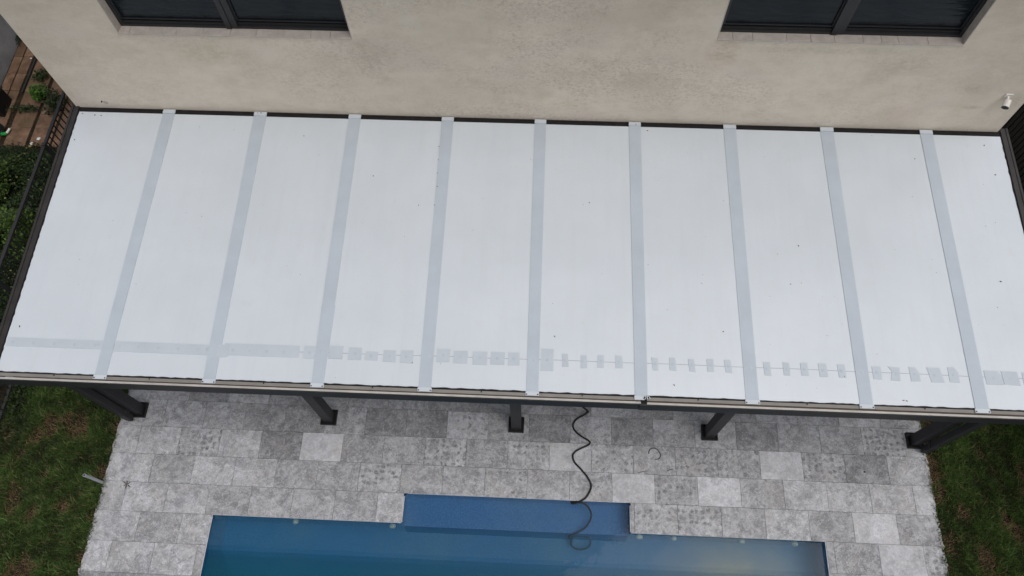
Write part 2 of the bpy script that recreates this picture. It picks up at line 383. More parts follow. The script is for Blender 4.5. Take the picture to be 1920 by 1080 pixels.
def grey_wall():
    n = Nodes('grey_render', .9, .2)
    n.col(n.ramp(n.noise(1.6, 6, .65), [(.36, (.24, .243, .255)), (.64, (.36, .365, .38))])); n.bump(n.noise(50, 4), .3, .004); return n.m
M['grey_wall'] = grey_wall()

# ---------------------------------------------------------------- ground
PX, PY = .6115, .413
X0, X1, YB, YT = -.65, 11.285, -4.6, 4.0
tag(MB().box(-120, 120, -120, X0*0-5.2, -.30, -.035).box(-120, 120, 4.2, 120, -.30, -.035).box(-120, -.60, -5.2, 4.2, -.30, -.035).box(11.24, 120, -5.2, 4.2, -.30, -.035).build('ground', M['ground']), kind='structure')

# pool outline: main basin plus the recess with rounded inner corners
PXL, PXR, PYT, PYB = 1.03, 9.683, -.815, -4.4
RXL, RXR, RYT = 3.742, 6.983, -.402
def recess_pts(inset=0.0):
    r = .06; pts = []
    for k in range(5):
        a = R(90*k/4); pts.append((RXR-inset-r+r*math.cos(a), RYT-inset-r+r*math.sin(a)))
    for k in range(5):
        a = R(90+90*k/4); pts.append((RXL+inset+r+r*math.cos(a), RYT-inset-r+r*math.sin(a)))
    return pts
# ---------------------------------------------------------------- patio of travertine slabs
patio = empty('patio', (5.3, 0, 0), kind='structure')
base = MB()
base.box(X0, PXL-.02, YB, YT, -.30, -.022); base.box(PXR+.02, X1, YB, YT, -.30, -.022)
base.box(PXL-.02, RXL-.02, PYT+.02, YT, -.30, -.022); base.box(RXR+.02, PXR+.02, PYT+.02, YT, -.30, -.022)
base.box(RXL-.02, RXR+.02, RYT+.02, YT, -.30, -.022); base.box(PXL-.02, PXR+.02, YB, PYB-.02, -.30, -.022)
base.build('mortar_bed', M['mortar'], patio)
GAP = .0015; TH = .022
def tile_mesh(x0, x1, y0, y1):
    b = MB(); b.box(x0+GAP, x1-GAP, y0+GAP, y1-GAP, -TH, 0, .0022)
    bmesh.ops.recalc_face_normals(b.bm, faces=b.bm.faces)
    me = bpy.data.meshes.new('tile'); b.bm.to_mesh(me); b.bm.free(); return me
def tile_poly(pts):
    b = MB(); b.poly(pts, -TH, 0); bmesh.ops.recalc_face_normals(b.bm, faces=b.bm.faces)
    me = bpy.data.meshes.new('tile'); b.bm.to_mesh(me); b.bm.free(); return me
FULL = {}
def put_tile(me_or_rect, cx, cy, cls):
    if isinstance(me_or_rect, str):
        if cls not in FULL:
            FULL[cls] = tile_mesh(-PX/2, PX/2, -PY/2, PY/2); FULL[cls].materials.append(M[cls])
        me = FULL[cls]
    else:
        me = me_or_rect; me.materials.append(M[cls])
    o = bpy.data.objects.new('tile', me); C.objects.link(o); o.parent = patio
    o.location = Vector((cx, cy, random.uniform(-.0012, .0012))) - Vector(patio.location)
    o.rotation_euler = (R(random.uniform(-.12, .12)), R(random.uniform(-.12, .12)), R(random.uniform(-.08, .08)))
CLS = ['white', 'light', 'mid', 'dark', 'pock']
# rows counted downwards from y = 0; numbers index the slab tones left to right, darker ones towards the roof
ROWS = {-3: [2, 2, 3, 2, 3, 2, 3, 2, 3, 3, 2, 3, 2, 3, 2, 3, 2, 2, 1, 2],
        -2: [2, 2, 2, 3, 3, 2, 3, 3, 4, 2, 3, 2, 3, 2, 2, 3, 2, 2, 4, 1],
        -1: [1, 1, 4, 1, 3, 0, 2, 2, 4, 2, 4, 0, 4, 1, 4, 4, 0, 4, 3, 1],
        0: [1, 2, 1, 1, 2, 2, 4, 2, 2, 4, 2, 2, 0, 4, 0, 2, 1, 1, 1, 1],
        1: [1, 1, 1, 2, 2, 2, 2, 1, 2, 2, 2, 2, 2, 4, 4, 2, 1, 2, 0, 2, 2],
        2: [1, 2, 1, 2, 2, 2, 2, 2, 2, 2, 2, 2, 2, 2, 2, 2, 2, 2, 0, 4, 4],
        3: [1, 1, 1, 2, 2, 2, 2, 2, 2, 2, 2, 2, 2, 2, 2, 2, 2, 2, 1, 0, 4]}
for r in range(-10, 11):
    yt = -r*PY; yb = yt-PY
    yt = min(yt, YT); yb = max(yb, YB)
    off = 0.0 if r % 2 == 0 else .311
    if r in (-2, 0, 2): off = 0.0
    n0 = -1 if off == 0 else -2
    xs = [X0]
    k = 0
    x = off+PX*n0
    while x <= X0+.04: x += PX
    while x < X1-.05: xs.append(x); x += PX
    xs.append(X1)
    row = ROWS.get(r)
    for i in range(len(xs)-1):
        a, b = xs[i], xs[i+1]
        cls = CLS[row[min(i, len(row)-1)]] if row else random.choices(['white', 'light', 'mid', 'dark', 'pock'], [1, 3, 4, 1.5, 2] if r > 0 else [.5, 1.5, 4, 4, 2])[0]
        rects = [(a, b)]
        # keep clear of the pool
        if yb < RYT-.2:
            pl, pr = (PXL, PXR) if yb < PYT-.1 else (RXL, RXR)
            rects = []
            if a < pl-.03: rects.append((a, min(b, pl)))
            if b > pr+.03: rects.append((max(a, pr), b))
        for (u, v) in rects:
            if v-u < .03: continue
            y0, y1 = yb, yt
            if abs((v-u)-PX) < 1e-4 and abs((yt-yb)-PY) < 1e-4: put_tile('full', (u+v)/2, (yt+yb)/2, cls)
            else:
                cx, cy = (u+v)/2, (yt+yb)/2
                if u == X0 or v == X1:      # broken outer edge
                    pts = [(u+GAP-cx, yb+GAP-cy)] if u != X0 else []
                    e = X0 if u == X0 else X1; sgn = 1 if u == X0 else -1
                    edge = [(e+sgn*random.uniform(-.012, .022)-cx, yb+GAP+(yt-yb-2*GAP)*q/9-cy) for q in range(10)]
                    pts = ([(v-GAP-cx, yt-GAP-cy), (v-GAP-cx, yb+GAP-cy)][::-1] + edge[::-1]) if u == X0 else ([(u+GAP-cx, yt-GAP-cy), (u+GAP-cx, yb+GAP-cy)] + edge)
                    put_tile(tile_poly(pts), cx, cy, cls)
                else: put_tile(tile_mesh(u-cx, v-cx, yb-cy, yt-cy), cx, cy, cls)
# pale mortar squeezed out along the two lawn edges
for e, s in ((X0, -1), (X1, 1)):
    pts = []
    ys = np.arange(YB, YT, .035)
    pts = [(e-s*.03, YB)]+[(e+s*(.002+.030*random.random()**1.5), y) for y in ys]+[(e-s*.03, YT)]
    MB().poly(pts if s > 0 else pts[::-1], -.03, -.006).build('mortar_edge', M['grout_edge'], patio)
# rounded coping nosing round the pool
def nose(x0, x1, y0, y1):
    MB().box(x0, x1, y0, y1, -.024, -.003, .004).build('coping_nosing', M['white'], patio, ((x0+x1)/2, (y0+y1)/2, 0))
nose(PXL-.01, RXL-.0, PYT-.012, PYT+.001); nose(RXR+.0, PXR+.01, PYT-.012, PYT+.001)
nose(RXL+.05, RXR-.05, RYT-.012, RYT+.001)
nose(RXL-.001, RXL+.012, PYT, RYT-.05); nose(RXR-.012, RXR+.001, PYT, RYT-.05)
nose(PXL-.001, PXL+.012, PYB, PYT-.012); nose(PXR-.012, PXR+.001, PYB, PYT-.012)

# ---------------------------------------------------------------- pool
pool = empty('swimming_pool', (5.3, -2.6, 0), kind='structure')
WL = -.075
sh = bmesh.new(); shw = bmesh.new()
def quad(bm, *p):
    return bm.faces.new([bm.verts.new(q) for q in p])
def wall_loop(pts, z0, z1, closed=False):
    n = len(pts)
    for i in range(n if closed else n-1):
        a, b = pts[i], pts[(i+1) % n]
        quad(shw, (*a, z0), (*b, z0), (*b, z1), (*a, z1))
rp = recess_pts()[::-1]      # from left to right
DR, DB, DF = -.36, -.62, -1.45
YBN = -1.175
wall_loop([(RXL, PYT)]+rp+[(RXR, PYT)], DR, -.024)
sh.faces.new([sh.verts.new((x, y, DR)) for x, y in [(RXL, PYT)]+rp+[(RXR, PYT)]])
quad(sh, (RXL, PYT, DR), (RXR, PYT, DR), (RXR, PYT-.05, DB), (RXL, PYT-.05, DB))
wall_loop([(PXL, PYB), (PXL, PYT), (RXL, PYT)], DF, -.024)
wall_loop([(RXR, PYT), (PXR, PYT), (PXR, PYB), (PXL, PYB)], DF, -.024)
quad(sh, (PXL, PYT, DB), (PXR, PYT, DB), (PXR, YBN, DB), (PXL, YBN, DB))
for (ya_, za_, yb2, zb2) in ((YBN, DB, YBN-.06, DB-.03), (YBN-.06, DB-.03, YBN-.12, DB-.12), (YBN-.12, DB-.12, YBN-.26, DB-.45), (YBN-.26, DB-.45, YBN-.45, DF)):
    quad(sh, (PXL, ya_, za_), (PXR, ya_, za_), (PXR, yb2, zb2), (PXL, yb2, zb2))
quad(sh, (PXL, YBN-.45, DF), (PXR, YBN-.45, DF), (PXR, PYB, DF), (PXL, PYB, DF))
me = bpy.data.meshes.new('pool_shell'); sh.to_mesh(me); sh.free()
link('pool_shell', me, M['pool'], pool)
me = bpy.data.meshes.new('pool_wall'); shw.to_mesh(me); shw.free()
link('pool_wall', me, flat('shaded_pool_wall', (.018, .055, .15), .5, .3, .15, 12), pool)  # shell blue darkened to navy, so the upright walls carry painted shade
# wall fittings under the coping
for fx, w in ((2.122, .045), (3.556, .05), (7.157, .05), (7.654, .04), (8.63, .045), (9.388, .045)):
    b = MB(); g_ = bmesh.ops.create_uvsphere(b.bm, u_segments=20, v_segments=12, radius=1); bmesh.ops.scale(b.bm, vec=(w, .030, w), verts=g_['verts']); bmesh.ops.translate(b.bm, vec=(fx, PYT-.008, -.42), verts=g_['verts'])
    b.build('jet_fitting', M['jet'], pool, (fx, PYT, -.2))
# water body, closed
wb = MB(); wb.poly([(PXL+.002, PYB+.002), (PXR-.002, PYB+.002), (PXR-.002, PYT-.002), (RXR-.002, PYT-.002)]+recess_pts(.002)+[(RXL+.002, PYT-.002), (PXL+.002, PYT-.002)], DF-.02, WL)
w = wb.build('pool_water', M['water'], None, (5.3, -2.6, WL)); tag(w, kind='structure')

# ---------------------------------------------------------------- house
YW = 4.007; HX0, HX1, HY1, HZ = -.772, 11.488, 10.5, 7.0
house = empty('house', (5.35, 7, 0), label='beige stucco house wall with two dark windows above the white patio roof', cat='house')
WIN = [(.49, 3.283, 4.352, 5.75), (7.498, 10.266, 4.482, 5.88)]
TW = .16
wl = MB()
cx = [HX0, WIN[0][0], WIN[0][1], WIN[1][0], WIN[1][1], HX1]
for i in range(5):
    a, b = cx[i], cx[i+1]
    if i in (1, 3):
        wz = WIN[0] if i == 1 else WIN[1]
        wl.box(a, b, YW, YW+TW, -.2, wz[2]); wl.box(a, b, YW, YW+TW, wz[3], HZ)
    else: wl.box(a, b, YW, YW+TW, -.2, HZ)
wl.build('wall', M['stucco'], house)
MB().box(HX0, HX0+TW, YW+TW, HY1, -.2, HZ).build('wall', M['stucco'], house)
MB().box(HX1-TW, HX1, YW+TW, HY1, -.2, HZ).build('wall', M['stucco'], house)
MB().box(HX0+TW, HX1-TW, HY1-TW, HY1, -.2, HZ).build('wall', M['stucco'], house)
MB().box(HX0+TW, HX1-TW, YW+TW, HY1-TW, 3.0, 3.2).build('floor_slab', M['metal_int'], house)
MB().box(HX0+TW, HX1-TW, YW+TW+1.6, YW+TW+1.7, 3.2, HZ).build('room_partition', M['metal_int'], house)
rb = MB(); v = rb.bm.verts.new; e_ = .35  # unseen hip roof and eaves over heightened walls, added to hold back skylight
A = [v(p) for p in ((HX0-e_, YW-e_, HZ), (HX1+e_, YW-e_, HZ), (HX1+e_, HY1+e_, HZ), (HX0-e_, HY1+e_, HZ))]; B = [v((p.co.x, p.co.y, HZ+.18)) for p in A]
T = [v((HX0+3, (YW+HY1)/2, HZ+1.9)), v((HX1-3, (YW+HY1)/2, HZ+1.9))]
rb.bm.faces.new(A[::-1])
for k in range(4): rb.bm.faces.new((A[k], A[(k+1) % 4], B[(k+1) % 4], B[k]))
for f in ((B[0], B[1], T[1], T[0]), (B[1], B[2], T[1]), (B[2], B[3], T[0], T[1]), (B[3], B[0], T[0])): rb.bm.faces.new(f)
rb.build('added_unseen_roof', M['charcoal'], house)
joints = [[.49, .626, .855, 1.18, 1.50, 1.83, 2.14, 2.46, 2.79, 3.02, 3.283], [7.498, 7.681, 7.906, 8.289, 8.56, 8.829, 9.149, 9.353, 9.544, 9.872, 10.266]]
for wi, (a, b, z0, z1) in enumerate(WIN):
    fy0, fy1 = YW+.105, YW+.155
    f = MB(); J = .055; BR = .05
    f.box(a+.012, a+J, fy0, fy1, z0+.012, z1-.01); f.box(b-J, b-.012, fy0, fy1, z0+.012, z1-.01)
    f.box(a+J, b-J, fy0, fy1, z0+.012, z0+BR); f.box(a+J, b-J, fy0, fy1, z1-BR, z1-.01)
    fr = f.build('window', M['frame'], house, ((a+b)/2, fy0, z0))
    mid = (a+b)/2 - (.03 if wi == 0 else .02)
    m = MB(); m.box(mid-.075, mid-.012, fy0-.018, fy1, z0+BR-.03, z1-BR); m.box(mid-.010, mid+.066, fy0-.008, fy1-.002, z0+BR-.03, z1-BR); m.build('mullion', M['frame'], fr)
    for (u, v, dy) in ((a+J, mid-.075, .012), (mid+.066, b-J, .022)):
        s = MB(); yy = fy0+dy
        s.box(u, v, yy, yy+.02, z0+BR, z0+BR+.035); s.box(u, v, yy+.006, yy+.02, z0+BR+.060, z0+BR+.075); s.box(u, v, yy, yy+.02, z1-BR-.05, z1-BR)
        s.box(u, u+.018, yy, yy+.018, z0+BR+.075, z1-BR-.05); s.box(v-.018, v, yy, yy+.018, z0+BR+.075, z1-BR-.05)
        s.build('sash_rail', M['frame'], fr)
        MB().box(u, v, yy+.022, yy+.027, z0+BR, z1-BR).build('pane', M['glass'], fr, ((u+v)/2, yy, (z0+z1)/2))
    # render on the two jambs and the head of the opening, tiles on the sill
    for (u, v) in ((a-.0, a+.010), (b-.010, b+.0)):
        MB().box(u, v, YW-.002, fy1, z0+.013, z1-.011).build('reveal', M['reveal'], fr)
    MB().box(a, b, YW-.002, fy1, z1-.010, z1).build('reveal', M['reveal'], fr)
    for p, q2 in zip(joints[wi], joints[wi][1:]):
        MB().box(p+.0018, q2-.0018, YW-.012, fy0+.002, z0-.001+random.uniform(0, .002), z0+.012, .0015).build('sill_tile', M['plaster_sill'], fr, ((p+q2)/2, YW, z0))
# bright dollops of bare filler left under the right hand sill
b = MB()
for k in range(26):
    x = random.choice([random.uniform(7.5, 8.4), random.uniform(9.3, 9.9), random.uniform(.6, 1.6)]); zz = (4.482 if x > 5 else 4.352)-random.uniform(.004, .03)
    b.cyl((x, YW-.0005, zz), random.uniform(.004, .013), .003, 'y', 7)
o = b.build('filler_spots', flat('bare_filler', (.66, .63, .58), .9, .2, .1, 10), house); o['kind'] = 'stuff'
# wall plug at the left
b = MB(); b.cyl((-.352, YW-.010, 3.085), .008, .022, 'y', 10); b.build('cable_hole_cap', M['black'], house)
b = MB(); b.cyl((-.31, YW-.004, 3.062), .03, .008, 'y', 12); b.build('filler_patch', M['reveal'], house)

# ---------------------------------------------------------------- security camera
sc = empty('security_camera', (11.20, YW, 3.64), label='small white security camera with a black face on the stucco wall near the right corner', cat='camera')
b = MB(); b.box(11.172, 11.272, YW-.020, YW-.001, 3.635, 3.700, .008); b.build('mounting_plate', M['offwhite'], sc)
b = MB(); b.tube([(11.215, YW-.02, 3.66), (11.21, YW-.05, 3.65), (11.205, YW-.07, 3.63)], .016, 10, 4); b.build('bracket_arm', M['offwhite'], sc, smooth=True)
ax = Vector((-.35, -.80, -.30)).normalized(); rm = ax.to_track_quat('Z', 'Y').to_matrix()
cc = Vector((11.205, YW-.095, 3.615))
b = MB(); b.cyl(cc, .042, .085, rm, 24); b.cyl(cc-ax*.0475, .032, .010, rm, 24, .042); b.cyl(cc+ax*.046, .044, .007, rm, 24); b.build('housing', M['offwhite'], sc, smooth=False)
b = MB(); b.cyl(cc+ax*.052, .041, .006, rm, 24); b.cyl(cc+ax*.057, .014, .008, rm, 16); b.build('lens', M['black'], sc)

# ---------------------------------------------------------------- patio roof
SL = (2.9542-2.7988)/(3.9863-.2726)
def rz(y): return 2.7988+SL*(y-.2726)
roof = empty('patio_cover', (5.4, .65, 0), label='long white panelled patio roof on five charcoal posts against the stucco wall', cat='patio cover')
PAN_T = .09; ROX0, ROX1, REY, RBY = -.715, 11.50, .292, 3.925
seams = [.5225+.0, 1.765, 3.052, 4.300, 5.527, 6.768, 8.014, 9.280, 10.558]
edges = [ROX0]+seams+[ROX1]
def slab(x0, x1, y0, y1, top, t, name, m, ragged=0, bev=0):
    """a board lying on the roof slope; top is its height above the panel surface"""
    b = bmesh.new()
    n = max(2, int((x1-x0)/.05)) if ragged else 1
    bot = [(x0+(x1-x0)*i/n, y0+(random.uniform(-ragged, ragged) if ragged else 0)) for i in range(n+1)]
    pts = bot+[(x1, y1), (x0, y1)]
    A = [b.verts.new((x, y, rz(y)+top-t)) for x, y in pts]; B = [b.verts.new((x, y, rz(y)+top)) for x, y in pts]
    b.faces.new(B); b.faces.new(A[::-1]); k = len(A)
    for i in range(k): b.faces.new((A[i], A[(i+1) % k], B[(i+1) % k], B[i]))
    bmesh.ops.recalc_face_normals(b, faces=b.faces)
    me = bpy.data.meshes.new(name); b.to_mesh(me); b.free()
    return link(name, me, m, roof, ((x0+x1)/2, (y0+y1)/2, rz((y0+y1)/2)))
for i in range(10):
    slab(edges[i]+.002, edges[i+1]-.002, REY+random.uniform(-.003, .003), RBY, 0, PAN_T, 'roof_panel', M['panel'], .0045)
# long cover strips over the joints with folded white ends
TB = [(.456, .601), (1.731, 1.879), (2.991, 3.138), (4.228, 4.381), (5.462, 5.607), (6.696, 6.846), (7.942, 8.097), (9.213, 9.366), (10.486, 10.643)]
TT = [(.442, .604), (1.681, 1.848), (2.961, 3.121), (4.208, 4.365), (5.446, 5.595), (6.688, 6.842), (7.928, 8.088), (9.187, 9.354), (10.473, 10.632)]
for i in range(9):
    (a0, a1), (b0, b1) = TB[i], TT[i]
    b = bmesh.new()
    def strip(xa0, xa1, ya, xb0, xb1, yb, h):
        P = [(xa0, ya), (xa1, ya), (xb1, yb), (xb0, yb)]
        A = [b.verts.new((x, y, rz(y)+.0004)) for x, y in P]; B = [b.verts.new((x, y, rz(y)+h)) for x, y in P]
        b.faces.new(B); b.faces.new(A[::-1])
        for k in range(4): b.faces.new((A[k], A[(k+1) % 4], B[(k+1) % 4], B[k]))
    def lerp(t): return (a0+(b0-a0)*t, a1+(b1-a1)*t)
    if i == 2:       # laid in two lengths
        t = .262; c0, c1 = lerp(t)
        strip(a0+.004, a1-.004, .285, c0-.004, c1+.01, .29+3.67*t, .0062); c0, c1 = lerp(t-.002)
        strip(c0, c1, .29+3.66*(t-.003), b0, b1, 3.93, .0085)
    else: strip(a0+.004, a1-.004, .285, b0, b1, 3.93, .0062+.001*(i % 3))
    me = bpy.data.meshes.new('seam_strip'); bmesh.ops.recalc_face_normals(b, faces=b.faces); b.to_mesh(me); b.free()
    link('seam_strip', me, M['tape'], roof, ((a0+a1)/2, 2, rz(2)))
    if i != 5:
        slab(a0-.004, a1+.004, .236, .284, .010, .012, 'seam_tab', M['tab'])
        for sx in (a0+.008, a1-.010):
            MB().cyl((sx, .25, rz(.25)+.012), .0075, .005, seg=10).build('screw', M['black'], roof)
    else:
        slab(a0-.004, a1-.04, .236, .284, .010, .012, 'seam_tab', M['tab'])
        o = slab(a1-.055, a1+.012, .246, .283, .006, .01, 'seam_tab', M['galv']); o['label'] = 'torn crumpled end of the strip above the gutter joint'
        for k in range(7):
            MB().box(a1-.06+.011*k, a1-.045+.011*k, .245+.004*random.random(), .272+.01*random.random(), rz(.26)+.008, rz(.26)+.012+.008*random.random(), 0, Matrix.Rotation(random.uniform(-.5, .5), 3, 'Z')).build('torn_flake', M['black'] if k % 2 else M['tab'], roof)
    slab(b0-.002, b1+.002, 3.931, 3.990, .014, .012, 'seam_tab', M['tab'])
# black channel at the wall; black strip painted in for the eave's dark gap
slab(ROX0-.03, ROX1+.06, 3.928, 3.999, -.004, .07, 'wall_channel', M['black_strip'])
slab(ROX0, ROX1, .2725, .318, -.016, .05, 'eave_gap_strip', M['black_strip'])
# side rails with the ragged sealant line
for x0, x1, s in ((-.828, -.725, 1), (11.512, 11.612, -1)):
    b = MB()
    z = lambda y: rz(y)
    for (u, v, h) in ((x0, x0+.030, .012), (x0+.030, x1-.028, .002), (x1-.028, x1, .010)):
        vs = []
        for y in (.19, 4.06 if s > 0 else 4.05):
            for xx, hh in ((u, h), (v, h), (v, -.12), (u, -.12)): vs.append(b.bm.verts.new((xx, y, rz(y)+hh)))
        for f in ((0, 1, 2, 3), (7, 6, 5, 4), (0, 4, 5, 1), (1, 5, 6, 2), (2, 6, 7, 3), (3, 7, 4, 0)): b.bm.faces.new([vs[k] for k in f])
    b.build('side_rail', M['brown_rail'], roof)
    e = x1 if s > 0 else x0
    b = bmesh.new(); ys = np.arange(.28, 3.95, .045)
    up = [(e+s*(.012+.009*random.random()**2), y) for y in ys]; pts = [(e-s*.004, y) for y in ys]
    A = [b.verts.new((x, y, rz(y)+.004)) for x, y in up]; B = [b.verts.new((x, y, rz(y)+.004)) for x, y in pts]
    A2 = [b.verts.new((x, y, rz(y)-.02)) for x, y in up]
    for k in range(len(A)-1): b.faces.new((A[k], A[k+1], B[k+1], B[k])); b.faces.new((A[k], A[k+1], A2[k+1], A2[k]))
    me = bpy.data.meshes.new('side_sealant'); b.to_mesh(me); b.free(); link('side_sealant', me, M['black_strip'], roof)
# gutter in two lengths meeting at x = 6.8
zl = 2.7988
for gx0, gx1, dy in ((-.835, 6.765, 0), (6.835, 11.615, -.006)):
    g = MB(); g.prism_x([(.272, zl-.055), (.272, zl-.008), (.234, zl-.008), (.234, zl-.055)], gx0, gx1); g.build('gutter_ledge', M['beige'], roof)
    g = MB(); g.prism_x([(.236, zl-.055), (.236, zl-.030), (.219+dy, zl-.030), (.219+dy, zl-.055)], gx0, gx1); g.build('gutter_groove', M['brown'], roof)
    g = MB(); g.prism_x([(.219+dy, zl-.055), (.219+dy, zl-.008), (.196+dy, zl-.008), (.196+dy, zl-.055)], gx0, gx1); g.build('gutter_lip', M['lip'], roof)
    g = MB(); g.prism_x([(.196+dy, zl-.19), (.196+dy, zl-.014), (.186+dy, zl-.014), (.186+dy, zl-.20), (.305, zl-.20), (.305, zl-.19)], gx0+.0, gx1); g.build('gutter_fascia', M['charcoal'], roof)
g = MB(); g.box(6.76, 6.915, .176, .188, zl-.195, zl-.010); g.box(6.765, 6.835, .188, .20, zl-.19, zl-.020); g.build('gutter_joiner', M['charcoal'], roof)
MB().box(6.755, 6.842, .205, .282, zl-.06, zl-.024).build('joint_gap', M['black_strip'], roof)
# end cap at left, screws on the ledge
g = MB(); g.box(-.60, -.50, .222, .232, zl-.029, zl-.026); g.box(-.68, -.56, .198, .214, zl-.0078, zl-.004); g.build('metal_patch', M['galv'], roof)
for i in range(10):
    xs_ = (edges[i]+edges[i+1])/2+random.uniform(-.05, .05)
    if i == 0: xs_ = -.02
    MB().cyl((xs_, .262, zl-.001), .0075, .006, seg=10).build('screw', M['black'], roof)
# fixing line, screws under tape, tape lengths and patches
b = bmesh.new()
for k in range(60):
    t0, t1 = k/60, (k+1)/60
    def sp(t):
        x = 2.80+(11.42-2.80)*t; y = .653+.018*math.sin(t*3.1)+.002*math.sin(t*40); return x, y
    (xa, ya), (xb, yb) = sp(t0), sp(t1)
    vs = [b.verts.new((x, y, rz(y)+.0012)) for x, y in ((xa, ya-.0022), (xb, yb-.0022), (xb, yb+.0022), (xa, ya+.0022))]; b.faces.new(vs)
me = bpy.data.meshes.new('fixing_line'); b.to_mesh(me); b.free(); link('fixing_line', me, flat('scribed_line', (.27, .28, .29), .8, .1, .2, 20), roof)
def patch(x0, x1, y0, y1, h, skew=0, cut=None, m='tape_pale'):
    j = lambda: random.uniform(-.004, .004)
    P = [(x0+skew+j(), y0+j()), (x1+skew+j(), y0+j()), (x1+j(), y1+j()), (x0+j(), y1+j())]
    if cut == 'tr': P[2:3] = [(x1+skew*.4+j(), y1-.06), (x1-.04, y1+j())]
    if cut == 'tl': P[3:4] = [(x0+.02, y1+j()), (x0-.03, y1+.008), (x0+.012, y1-.045)]
    b = bmesh.new()
    A = [b.verts.new((x, y, rz(y)+.0002)) for x, y in P]; B = [b.verts.new((x, y, rz(y)+h)) for x, y in P]
    b.faces.new(B)
    for k in range(len(P)): b.faces.new((A[k], A[(k+1) % len(P)], B[(k+1) % len(P)], B[k]))
    bmesh.ops.recalc_face_normals(b, faces=b.faces)
    me = bpy.data.meshes.new('tape_patch'); b.to_mesh(me); b.free()
    return link('tape_patch', me, M[m], roof, ((x0+x1)/2, (y0+y1)/2, rz((y0+y1)/2)))
for k, ((x, y), w_, h_) in enumerate(PATCH):
    sk = 0 if k < 12 else random.uniform(-.004, .012)
    if k in (26, 27, 28, 29, 30): sk = (.0, -.01, .0, .028, .0)[k-26]
    patch(x-w_/2, x+w_/2, y-h_/2, y+h_/2, .0088 if k == 1 else .0048, sk, {27: 'tl', 28: 'tr', 30: 'tr', 31: 'tr'}.get(k))
for (a, b_) in LONG:
    patch(a[0], b_[0], b_[1], a[1], .0048 if a[0] != 1.832 else .0088)
dm = MB()
ZB = .0050
sx = [(-.61+.245*k, .648) for k in range(5)]+[(.42, .66)]+[(.66+.235*k, .645) for k in range(5)]+[(1.72, .64), (1.90, .64)]+[(2.02+.2*k, .65) for k in range(4)]+[(p[0][0], p[0][1]+.004) for p in PATCH]+[(s_+.01, .66) for s_ in seams[2:]]
for (x, y) in sx:
    dm.cyl((x+random.uniform(-.006, .006), y, rz(y)+(.0076 if any(abs(x-s_) < .09 for s_ in seams) else ZB)), .026, .0022, seg=16, r2=.008)
o = dm.build('screw_bumps', M['tape'], roof); o['kind'] = 'stuff'
# posts
posts = [-.393, 2.505, 5.313, 8.165, 11.15]
for i, x in enumerate(posts):
    b = MB(); b.box(x-.0725, x+.0725, .575, .720, 0.02, 2.62, .004)
    p = b.build('post', M['charcoal'], roof, (x, .65, 0))
    b = MB(); b.box(x-.115, x+.115, .533, .763, .001, .012); b.box(x-.115, x+.115, .533, .541, .012, .05); b.box(x-.115, x-.107, .541, .763, .012, .05); b.box(x+.107, x+.115, .541, .763, .012, .05); b.box(x-.107, x+.107, .755, .763, .012, .05)
    b.box(x-.084, x+.084, .563, .574, .012, .034)
    b.build('base_collar', M['black'], p)
MB().box(-.80, 11.58, .575, .722, 2.622, 2.735).build('beam', M['charcoal'], roof)
for x in (.52, 3.05, 5.53, 8.01, 10.55):
    MB().box(x-.04, x+.04, .73, 3.99, 2.64, 2.70).build('rafter', M['charcoal'], roof)
# downpipes at the end posts, with straps
for x, s in ((-.478, 1), (11.252, -1)):
    b = MB(); b.box(x-.050, x+.050, .462, .560, .07, 2.60, .006)
    p = b.build('downpipe', M['charcoal'], roof, (x, .5, 0))
    b = MB(); b.box(x-.058, x+.058, .458, .564, .30, .345, .003); b.build('pipe_strap', M['charcoal'], p)
    b = MB(); b.tube([(x, .51, .10), (x, .505, .05), (x, .47, .030)], .035, 10, 4); b.build('pipe_shoe', M['black'], p)

# specks on the roof
b = MB()
for (x, y) in DEB:
    if y > 3.93: z = rz(y)+.02
    else: z = rz(y)+.010
    L_ = random.uniform(.008, .022); w_ = random.uniform(.005, .009)
    b.box(x-L_/2, x+L_/2, y-w_/2, y+w_/2, z-.009, z-.003, 0, Matrix.Rotation(random.uniform(0, 3), 3, 'Z'))
for k in range(80):
    x = random.uniform(-.68, 11.45); y = random.uniform(.35, 3.9); z = rz(y)+.002; r_ = random.uniform(.0015, .0035)
    b.box(x-r_, x+r_, y-r_, y+r_, z-.001, z+.001)
tag(b.build('roof_specks', M['twig']), label='scattered dark specks of leaf litter on the white roof panels', cat='litter', kind='stuff')

